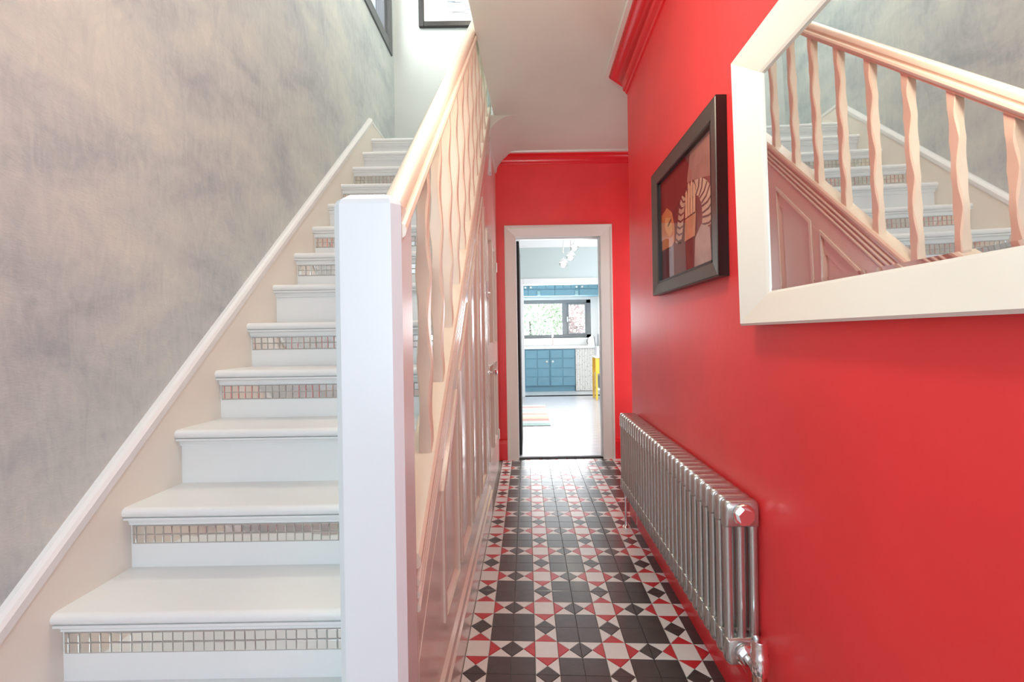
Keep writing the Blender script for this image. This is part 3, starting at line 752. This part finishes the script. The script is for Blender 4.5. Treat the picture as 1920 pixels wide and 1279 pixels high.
shape(blob(0.20, 0.54, 0.05, 0.012, 0.5), (92, 24, 20), 4)
def sleeve(path, w0, w1, n_st):
    # a sleeve as a band along a path, with stripes across it
    pts = [Vector(p) for p in path]; seg = [(pts[k+1]-pts[k]).length for k in range(len(pts)-1)]; tot = sum(seg)
    def at_(t):
        d_ = t*tot
        for k, l_ in enumerate(seg):
            if d_ <= l_ or k == len(seg)-1:
                dr_ = (pts[k+1]-pts[k]).normalized(); return pts[k] + dr_*d_, Vector((-dr_.y, dr_.x))
            d_ -= l_
    L_, R_ = [], []
    for k in range(13):
        p, nn = at_(k/12); hw = (w0 + (w1-w0)*k/12)/2; L_.append(tuple(p + nn*hw)); R_.append(tuple(p - nn*hw))
    shape(L_ + R_[::-1], (214, 164, 142), 2, 'sleeve_print')
    for k in range(n_st):
        a, b_ = at_((k+0.25)/n_st), at_((k+0.55)/n_st); hw = (w0 + (w1-w0)*k/n_st)/2
        mid_a = a[0] + (b_[0]-a[0])*1.1; mid_b = b_[0] + (b_[0]-a[0])*1.1
        shape([tuple(a[0]+a[1]*hw), tuple(mid_a), tuple(a[0]-a[1]*hw), tuple(b_[0]-b_[1]*hw), tuple(mid_b), tuple(b_[0]+b_[1]*hw)], (116, 48, 46), 3, 'stripe_print')
sleeve([(0.60, 0.66), (0.70, 0.665), (0.79, 0.62), (0.855, 0.53), (0.885, 0.42), (0.885, 0.30)], 0.10, 0.20, 10)
sleeve([(0.50, 0.66), (0.455, 0.60), (0.43, 0.50), (0.405, 0.40), (0.37, 0.30)], 0.10, 0.12, 7)
for k in range(4):
    fx_ = 0.535 + k*0.045; h_ = (0.70, 0.75, 0.745, 0.70)[k]
    shape([(fx_-0.018, 0.46), (fx_+0.020, 0.46), (fx_+0.026, h_-0.03), (fx_+0.012, h_), (fx_-0.006, h_-0.02)], (236, 172, 140), 5, 'finger_print')
shape([(0.50, 0.28), (0.68, 0.28), (0.70, 0.47), (0.52, 0.47)], (222, 146, 112), 5, 'hand_print')
shape([(0.0, 0.0), (0.55, 0.0), (0.50, 0.30), (0.0, 0.32)], (112, 40, 44), 2)
shape([(0.66, 0.0), (0.92, 0.0), (0.90, 0.28), (0.78, 0.34), (0.68, 0.26)], (196, 150, 142), 4, 'arm_print')
m = MB(); m.box(0.6105, 0.6115, iy0+0.001, iy1-0.001, iz0+0.001, iz1-0.001); m.build('glass', M['picglass'], pf)

# picture on the landing wall
pl = thing('framed_drawing', 'pale sketch in a black frame on the stair head wall', 'picture')
QX0, QX1, QZ0, QZ1 = -0.895, -0.27, 3.79, 4.28; yb = YB - 0.004
m = MB(); fw = 0.045
for a in ((QX0, QX0+fw, QZ0, QZ1), (QX1-fw, QX1, QZ0, QZ1), (QX0+fw, QX1-fw, QZ0, QZ0+fw), (QX0+fw, QX1-fw, QZ1-fw, QZ1)): MB().cbox(a[0], a[1], yb-0.03, yb, a[2], a[3], 0.003).build('frame_member', M['black'], pl)
MB().box(QX0+fw, QX1-fw, yb-0.010, yb-0.006, QZ0+fw, QZ1-fw).build('mount', mat('white_mount_card', srgb(244, 242, 240), 0.7), pl)
dw = MB().box(QX0+fw+0.05, QX1-fw-0.05, yb-0.0115, yb-0.010, QZ0+fw+0.05, QZ1-fw-0.05).build('drawing', mat('drawing_paper', srgb(214, 222, 228), 0.7, noise=0.08, nscale=9), pl)
for k in range(14):
    x_ = random.uniform(QX0+0.13, QX1-0.2); z_ = QZ0 + 0.11 + random.random()*0.2; l_ = random.uniform(0.03, 0.10)
    MB().box(x_, x_+l_, yb-0.0118, yb-0.0115, z_, z_+0.005).build('pencil_stroke', mat('pencil_grey', srgb(120, 128, 140), 0.7), dw)
MB().box(QX0+fw, QX1-fw, yb-0.022, yb-0.021, QZ0+fw, QZ1-fw).build('glass', M['picglass'], pl)

# ================================================================== DINING ROOM AND KITCHEN BEYOND
YK = 8.04; DC = 2.80
m = MB(); m.box(-1.7, 2.7, YD+0.1, YK+0.14, -0.12, -0.012)
fl2 = struct('floor_dining', m, M['dark'], 'grey wood plank floor of the dining room', 'floor')
pm = [MB().cbox(-1.7, 2.7, -0.0655, 0.0655, -0.012, 0.0, 0.0012).mesh('plank', M['laminate'])]
y = YD + 0.1 + 0.066; k = 0
while y < YK - 0.03: link('plank', pm[0], fl2, (0, y, 0)); y += 0.1325; k += 1
m = MB(); m.box(-1.8, -1.7, YD, YK+0.14, -0.1, DC)
struct('wall_dining_left', m, M['sage'], 'grey-green left wall of the dining room', 'wall')
m = MB(); m.box(2.7, 2.8, YD, 4.4, -0.1, DC); m.box(2.7, 2.8, 7.6, YK+0.14, -0.1, DC); m.box(2.7, 2.8, 4.4, 7.6, 2.45, DC)
struct('wall_dining_right', m, M['sage'], 'right wall of the dining room with garden doors', 'wall')
m = MB(); m.box(-1.8, -0.33, YD+0.1, YD+0.14, -0.1, DC); m.box(1.4, 2.8, YD+0.0, YD+0.1, -0.1, DC)
struct('wall_dining_front', m, M['sage'], 'dining room side of the hall wall', 'wall')
m = MB(); m.box(-1.8, 2.8, YD+0.0, YK+0.14, DC, DC+0.1)
struct('ceiling_dining', m, M['plain'], 'white dining room ceiling', 'ceiling')
OX0, OX1, OZ = -0.05, 2.2, 2.0
m = MB(); m.box(-1.8, OX0-0.03, YK, YK+0.14, -0.1, DC); m.box(OX1+0.03, 2.8, YK, YK+0.14, -0.1, DC); m.box(OX0-0.03, OX1+0.03, YK, YK+0.14, OZ+0.03, DC)
struct('wall_dining_back', m, M['sage'], 'grey-green wall above the kitchen opening', 'wall')
m = MB(); m.prism([(YK, DC-0.15), (YK-0.02, DC-0.15), (YK-0.03, DC-0.12), (YK-0.10, DC-0.03), (YK-0.13, DC-0.02), (YK-0.13, DC), (YK, DC)], -1.7, 2.7)
struct('trim_4', m, M['white'], 'white cornice over the kitchen opening', 'trim')
ko = struct_empty('trim_5', 'white frame round the kitchen opening', 'trim')
MB().cbox(OX0-0.11, OX0, YK-0.025, YK+0.16, 0, OZ+0.10, 0.004).build('side_architrave', M['white'], ko)
MB().cbox(OX0, OX1, YK-0.025, YK+0.16, OZ, OZ+0.10, 0.004).build('head_architrave', M['white'], ko)
MB().cbox(-0.16, 2.2, YK+0.12, YK+0.17, -0.03, 0.004, 0.002).build('step_edge', M['dark'], ko)
KF = -0.10; KY1 = 10.15
m = MB(); m.box(-1.7, 2.7, YK+0.14, KY1+0.2, KF-0.1, KF)
struct('floor_kitchen', m, mat('pale_kitchen_floor', srgb(226, 226, 228), 0.35), 'pale kitchen floor a step down', 'floor')
KWX0, KWX1, KWZ0, KWZ1 = -0.45, 1.44, 1.02, 1.88
m = MB(); m.box(-1.8, KWX0, KY1, KY1+0.2, KF, 2.6); m.box(KWX1, 2.8, KY1, KY1+0.2, KF, 2.6); m.box(KWX0, KWX1, KY1, KY1+0.2, KF, KWZ0); m.box(KWX0, KWX1, KY1, KY1+0.2, KWZ1, 2.6)
struct('wall_kitchen_back', m, M['plain'], 'white kitchen wall around the window', 'wall')
m = MB(); m.box(-1.8, -1.7, YK+0.14, KY1+0.2, KF, 2.6); m.box(2.7, 2.8, YK+0.14, KY1+0.2, KF, 2.6)
struct('wall_kitchen_side', m, M['plain'], 'white kitchen side walls', 'wall')
m = MB(); m.box(-1.8, 2.8, YK+0.14, KY1+0.2, 2.5, 2.6)
struct('ceiling_kitchen', m, M['plain'], 'white kitchen ceiling', 'ceiling')
# kitchen window
kw = struct_empty('window_3', 'dark grey kitchen window looking on the garden', 'window')
def bar(a, b_, c_, d_, nme='window_frame', y0=KY1+0.02, y1=KY1+0.08): MB().cbox(a, b_, y0, y1, c_, d_, 0.004).build(nme, M['anthracite'], kw)
bar(KWX0, KWX0+0.07, KWZ0, KWZ1); bar(KWX1-0.10, KWX1, KWZ0, KWZ1); bar(KWX0, KWX1, KWZ0, KWZ0+0.08); bar(KWX0, KWX1, KWZ1-0.08, KWZ1); bar(0.80, 0.92, KWZ0+0.08, KWZ1-0.08)
bar(0.92, 0.95, KWZ0+0.08, KWZ1-0.08, 'sash', KY1, KY1+0.06); bar(1.31, 1.34, KWZ0+0.08, KWZ1-0.08, 'sash', KY1, KY1+0.06); bar(0.95, 1.31, KWZ0+0.08, KWZ0+0.11, 'sash', KY1, KY1+0.06); bar(0.95, 1.31, KWZ1-0.11, KWZ1-0.08, 'sash', KY1, KY1+0.06)
MB().box(KWX0+0.07, 0.80, KY1+0.045, KY1+0.05, KWZ0+0.08, KWZ1-0.08).build('pane', M['glass'], kw)
MB().box(0.95, 1.31, KY1+0.03, KY1+0.035, KWZ0+0.11, KWZ1-0.11).build('pane', M['glass'], kw)
MB().cbox(0.90, 0.93, KY1-0.03, KY1, 1.38, 1.50, 0.004).build('window_handle', M['white'], kw)
MB().cbox(KWX0-0.05, KWX1+0.05, KY1-0.12, KY1+0.02, KWZ0-0.03, KWZ0, 0.004).build('window_sill', M['white'], kw)
# base cabinets
CY = 9.54
def base_cabinet(x0, x1, label):
    t = thing('base_cabinet', label, 'cabinet', group='blue kitchen base cabinets')
    MB().box(x0+0.001, x1-0.001, CY+0.02, KY1-0.002, KF+0.12, 0.80).build('body', M['blue'], t)
    MB().box(x0+0.001, x1-0.001, CY+0.05, CY+0.07, KF, KF+0.12).build('plinth', M['blue'], t)
    return t
def cab_door(t, x0, x1, z0, z1, cols, rows, knob=None, yf=CY, par=None):
    d_ = MB().cbox(x0+0.003, x1-0.003, yf, yf+0.02, z0, z1, 0.002).build('cabinet_door', M['blue'], t)
    cw = (x1-x0-0.02)/cols
    for c in range(cols):
        for q in range(len(rows)-1):
            a, b_ = rows[q], rows[q+1]
            MB().cbox(x0+0.01+c*cw+0.008, x0+0.01+(c+1)*cw-0.008, yf-0.012, yf, a+0.008, b_-0.008, 0.006).build('raised_panel', M['blue'], d_)
    if knob: MB().lathe([(0.008, 0), (0.008, 0.015), (0.022, 0.024), (0.024, 0.034), (0.012, 0.042), (0, 0.043)], (knob[0], yf, knob[1]), (0, -1, 0), 14).build('knob', M['white'], d_, True, label='white round knob')
RW = [0.02, 0.211, 0.39, 0.594, 0.785]
t = base_cabinet(-0.60, 0.4725, 'blue base cabinet under the worktop, left of the middle')
cab_door(t, -0.60, -0.06, 0.02, 0.785, 2, RW); cab_door(t, -0.06, 0.4725, 0.02, 0.785, 2, RW, (0.41, 0.535))
t = base_cabinet(0.4725, 1.01, 'blue base cabinet under the worktop, beside the patterned curtain')
cab_door(t, 0.4725, 1.01, 0.02, 0.785, 2, RW, (0.535, 0.535))
o = MB().cbox(-0.62, 2.6, CY-0.03, KY1-0.001, 0.80, 0.845, 0.006).build('worktop', M['worktop']); o['label'] = 'white worktop under the kitchen window'; o['category'] = 'worktop'
# wall cabinets
WY = 9.82
def wall_cab(x0, x1, kx, label):
    t = thing('wall_cabinet', label, 'cabinet', group='blue kitchen wall cabinets')
    MB().box(x0+0.001, x1-0.001, WY+0.02, KY1-0.001, 1.945, 2.30).build('body', M['blue'], t)
    cab_door(t, x0, x1, 2.09, 2.30, 3, [2.10, 2.29], (kx, 2.13), WY)
    MB().cbox(x0+0.002, x1-0.002, WY, WY+0.02, 1.945, 2.082, 0.003).build('fascia', M['blue'], t)
    return t
wall_cab(-0.54, 0.04, -0.02, 'blue wall cabinet above the window, leftmost in the row')
wall_cab(0.04, 0.62, 0.10, 'blue wall cabinet above the window, second from the left')
wall_cab(0.62, 1.15, 1.09, 'blue wall cabinet above the window, third from the left')
wall_cab(1.15, 1.75, 1.21, 'blue wall cabinet above the window, rightmost in the row')
for x_, l_ in ((0.27, 'small pale bracket on the wall cabinets, left one'), (1.09, 'small pale bracket on the wall cabinets, right one')):
    o = MB().cbox(x_-0.035, x_+0.035, WY-0.03, WY-0.0005, 1.955, 2.05, 0.008).build('spotlight_bracket', mat('pale_blue_bracket', srgb(150, 190, 200), 0.4)); o['label'] = l_; o['category'] = 'bracket'; o['group'] = 'brackets under the wall cabinets'
# curtain under the worktop
rings = []
def curt(z, off):
    pts = []; n = 40
    for i in range(n+1): pts.append((1.02 + 0.40*i/n, CY - 0.012 + off + 0.012*math.sin(i*1.15), z))
    return pts
m = MB(); f_ = [curt(z, 0) for z in (KF+0.015, 0.79)]; bk = [curt(z, 0.004) for z in (KF+0.015, 0.79)]
m.sweep([f_[0] + bk[0][::-1], f_[1] + bk[1][::-1]])
cm = bpy.data.materials.new('lace_print_fabric'); cm.use_nodes = True; nt = cm.node_tree; bb = nt.nodes['Principled BSDF']
tcn = nt.nodes.new('ShaderNodeTexCoord'); vo = nt.nodes.new('ShaderNodeTexVoronoi'); vo.inputs['Scale'].default_value = 22
cr = nt.nodes.new('ShaderNodeValToRGB'); cr.color_ramp.elements[0].color = srgb(150, 150, 150); cr.color_ramp.elements[1].color = srgb(238, 236, 232); cr.color_ramp.elements[1].position = 0.35
nt.links.new(tcn.outputs['Object'], vo.inputs['Vector']); nt.links.new(vo.outputs['Distance'], cr.inputs[0]); nt.links.new(cr.outputs[0], bb.inputs['Base Color'])
o = m.build('cafe_curtain', cm, None, True); o['label'] = 'grey and white patterned curtain hanging under the worktop'; o['category'] = 'curtain'
# tap and jug
t = thing('kitchen_tap', 'slim white kitchen tap below the window', 'tap')
m = MB(); m.tube((0.56, 9.92, 0.845), (0.56, 9.92, 1.14), 0.014); m.build('spout_riser', M['chrome'], t)
m = MB(); pts = [(0.56, 9.92 - 0.09 + 0.09*math.cos(a), 1.14 + 0.09*math.sin(a)) for a in [i/8*math.pi for i in range(9)]]
for p, q in zip(pts, pts[1:]): m.tube(p, q, 0.012, n=8)
m.build('spout', M['chrome'], t); MB().tube((0.575, 9.92, 0.93), (0.64, 9.92, 0.97), 0.008, n=8).build('lever', M['chrome'], t)
t = thing('kettle', 'white kettle on the worktop at the window corner', 'kettle')
MB().lathe([(0.085, 0), (0.09, 0.02), (0.085, 0.12), (0.06, 0.19), (0.02, 0.21), (0.012, 0.23), (0, 0.232)], (1.42, 9.86, 0.845), (0, 0, 1), 20).build('body', M['worktop'], t, True)
m = MB(); pts = [(1.335 - 0.03*math.sin(a), 9.86, 0.95 - 0.06*math.cos(a)) for a in [i/8*math.pi for i in range(9)]]
for p, q in zip(pts, pts[1:]): m.tube(p, q, 0.009, n=8)
m.build('handle', M['bronze'], t)
# yellow trolley with utensil holder
t = thing('kitchen_trolley', 'yellow painted wooden trolley with a white lower shelf', 'trolley')
TX0, TX1, TY0, TY1 = 1.13, 1.75, 7.52, 7.88
for x_ in (TX0, TX1-0.035):
    for y_ in (TY0, TY1-0.035): MB().cbox(x_, x_+0.035, y_, y_+0.035, 0, 0.70, 0.004).build('leg', M['yellow'], t)
MB().cbox(TX0+0.035, TX1-0.035, TY0+0.006, TY0+0.024, 0.44, 0.69, 0.003).build('apron', M['yellow'], t)
MB().cbox(TX0+0.036, TX1-0.036, TY1-0.024, TY1-0.006, 0.44, 0.69, 0.003).build('apron', M['yellow'], t)
MB().cbox(TX0-0.01, TX1+0.01, TY0-0.01, TY1+0.01, 0.70, 0.725, 0.004).build('top', M['worktop'], t)
MB().cbox(TX0+0.036, TX1-0.036, TY0+0.006, TY1-0.006, 0.16, 0.185, 0.003).build('shelf', M['worktop'], t)
o = MB().lathe([(0.06, 0), (0.07, 0.2), (0.07, 0.205), (0.064, 0.2), (0.055, 0.01), (0, 0.01)], (1.26, 7.70, 0.185), (0, 0, 1), 20).build('metal_pot', mat('grey_metal_pot', srgb(150, 154, 158), 0.35, 0.7), None, True); o['label'] = 'grey pot on the lower shelf of the yellow trolley'; o['category'] = 'pot'
t = thing('utensil_holder', 'dark utensil holder with steel handles on the yellow trolley', 'utensil holder')
MB().lathe([(0.055, 0), (0.06, 0.17), (0.055, 0.17), (0.05, 0.012), (0, 0.012)], (1.20, 7.66, 0.7255), (0, 0, 1), 18).build('pot', M['worktop'], t, True)
for dx, dy, lean, l_ in ((-0.02, 0, -0.04, 0.32), (0.0, 0.02, 0.01, 0.36), (0.02, -0.01, 0.05, 0.34)):
    MB().tube((1.20+dx, 7.66+dy, 0.74), (1.20+dx+lean, 7.66+dy, 0.74+l_), 0.007, 0.011, n=8).build('utensil', M['anthracite'], t)
# striped rug
rg = thing('striped_rug', 'pastel striped rug on the grey plank floor', 'rug')
cols = [(150, 196, 186), (214, 226, 222), (206, 132, 112), (228, 210, 160), (230, 226, 220), (222, 178, 150), (232, 230, 226), (196, 210, 210), (236, 232, 228), (214, 150, 138), (226, 228, 226), (150, 160, 164)]
yy = 5.46
for k, c in enumerate(cols):
    h_ = (7.20-5.46)/len(cols); MB().box(-1.10, 0.27, yy+0.001, yy+h_-0.001, 0.0005, 0.009).build('woven_stripe', mat('rug_wool', srgb(*[int(q*0.6+245*0.4) for q in c]), 0.9, noise=0.12, nscale=40), rg); yy += h_  # stripe colours mixed towards white to stand for overexposure
# cluster pendant
pd = thing('cluster_pendant', 'three glowing glass globe pendant lamp in the dining room', 'pendant lamp')
MB().lathe([(0.10, 0), (0.10, -0.02), (0.03, -0.03)], (0.60, 6.2, DC), (0, 0, 1), 20).build('ceiling_rose', M['chrome'], pd)
gg = glass_mat('smoked_globe_glass', (0.86, 0.86, 0.84, 1))
bulb = emit_mat('warm_bulb', (1.0, 0.90, 0.70, 1), 12)
for x_, y_, z_ in ((0.67, 6.2, 2.30), (0.61, 6.15, 2.166), (0.515, 6.2, 2.08)):
    MB().tube((x_, y_, z_+0.06), (0.6+(x_-0.6)*0.9, 6.2+(y_-6.2), DC-0.025), 0.003, n=6).build('cord', M['chrome'], pd)
    prof = [(0.012, 0.066)] + [(0.062*math.sin(a), 0.062*math.cos(a)) for a in [0.3 + i/12*(math.pi-0.35) for i in range(13)]]
    gl = MB().lathe(prof, (x_, y_, z_), (0, 0, 1), 22).build('globe', gg, pd, True)
    prof = [(0.012, 0.067)] + [(0.0625*math.sin(a), 0.0625*math.cos(a)) for a in [0.3 + i/6*1.15 for i in range(7)]] + [(0.058, 0.012)]
    MB().lathe(prof, (x_, y_, z_), (0, 0, 1), 22).build('chrome_cap', M['chrome'], gl, True)
    MB().lathe([(0.0, -0.052), (0.022, -0.046), (0.034, -0.026), (0.026, -0.004), (0.012, 0.012)], (x_, y_, z_), (0, 0, 1), 14).build('bulb', bulb, gl, True)

# garden beyond the kitchen window
m = MB(); m.box(-6, 8, KY1+0.2, 18, -0.4, -0.3)
struct('ground', m, mat('lawn', srgb(120, 150, 90), 0.9, noise=0.3, nscale=10), 'garden lawn outside the kitchen', 'lawn')
def bush(x, y, z, rx, rz, c, label, seed):
    rnd = random.Random(seed); t = thing('garden_bush', label, 'bush', (x, y, -0.3), 'bushes in the garden')
    m = MB()
    for k in range(2600):
        u = rnd.uniform(-1, 1); a = rnd.uniform(0, 2*math.pi); r = rnd.uniform(0.55, 1.0)**0.5; s = math.sqrt(1-u*u)
        c_ = Vector((rx*r*s*math.cos(a), 0.6*rx*r*s*math.sin(a), z+0.3 + rz*r*u))
        d1 = Vector((rnd.gauss(0, 1), rnd.gauss(0, 1), rnd.gauss(0, 1))).normalized(); d2 = d1.orthogonal().normalized(); l_ = rnd.uniform(0.04, 0.09)
        m.add([c_ - d1*l_, c_ + d2*l_*0.4, c_ + d1*l_, c_ - d2*l_*0.4], [(0, 1, 2, 3)])
    m.build('foliage', mat('bush_leaves', srgb(*c), 0.6, noise=0.4, nscale=3), t, kind='stuff')
    MB().tube((0, 0, 0), (0, 0, z+0.3), 0.06, 0.03).build('trunk', mat('bush_bark', srgb(90, 70, 56), 0.9), t)
bush(0.1, 13.2, 1.5, 1.0, 1.5, (190, 212, 184), 'pale green bush seen through the left kitchen pane', 3)
bush(2.0, 13.6, 1.4, 0.8, 1.4, (226, 204, 204), 'pinkish bush seen through the right kitchen pane', 5)

# ------------------------------------------------------------------ lamps added to light the hall and stair well (out of the frame)
def lamp(label, loc, power, drop, colour, group):
    t = thing('added_pendant_lamp', label, 'pendant lamp', loc, group)
    MB().lathe([(0.05, 0), (0.05, -0.015), (0.01, -0.025)], (0, 0, 0), (0, 0, 1), 18).build('ceiling_rose', M['white'], t)
    MB().tube((0, 0, -0.02), (0, 0, -drop), 0.003, n=6).build('cord', M['white'], t)
    MB().lathe([(0.02, 0.05), (0.03, 0.02), (0.035, 0.0), (0.03, -0.02)], (0, 0, -drop), (0, 0, 1), 14).build('lamp_holder', M['white'], t)
    l = bpy.data.lights.new('added_fill_light', 'POINT'); l.energy = power; l.color = colour; l.shadow_soft_size = 0.09
    o = bpy.data.objects.new('added_fill_light', l); COL.objects.link(o); o.parent = t; o.location = (0, 0, -drop-0.12)
lamp('unseen pendant lamp added to light the hall', (0.05, 1.08, CEIL), 17, 0.45, (1.0, 0.93, 0.76), 'added unseen pendants')
lamp('unseen pendant lamp added high over the stair well as fill', (-0.40, 2.1, TOP), 62, 0.3, (1.0, 0.95, 0.83), 'added unseen pendants')
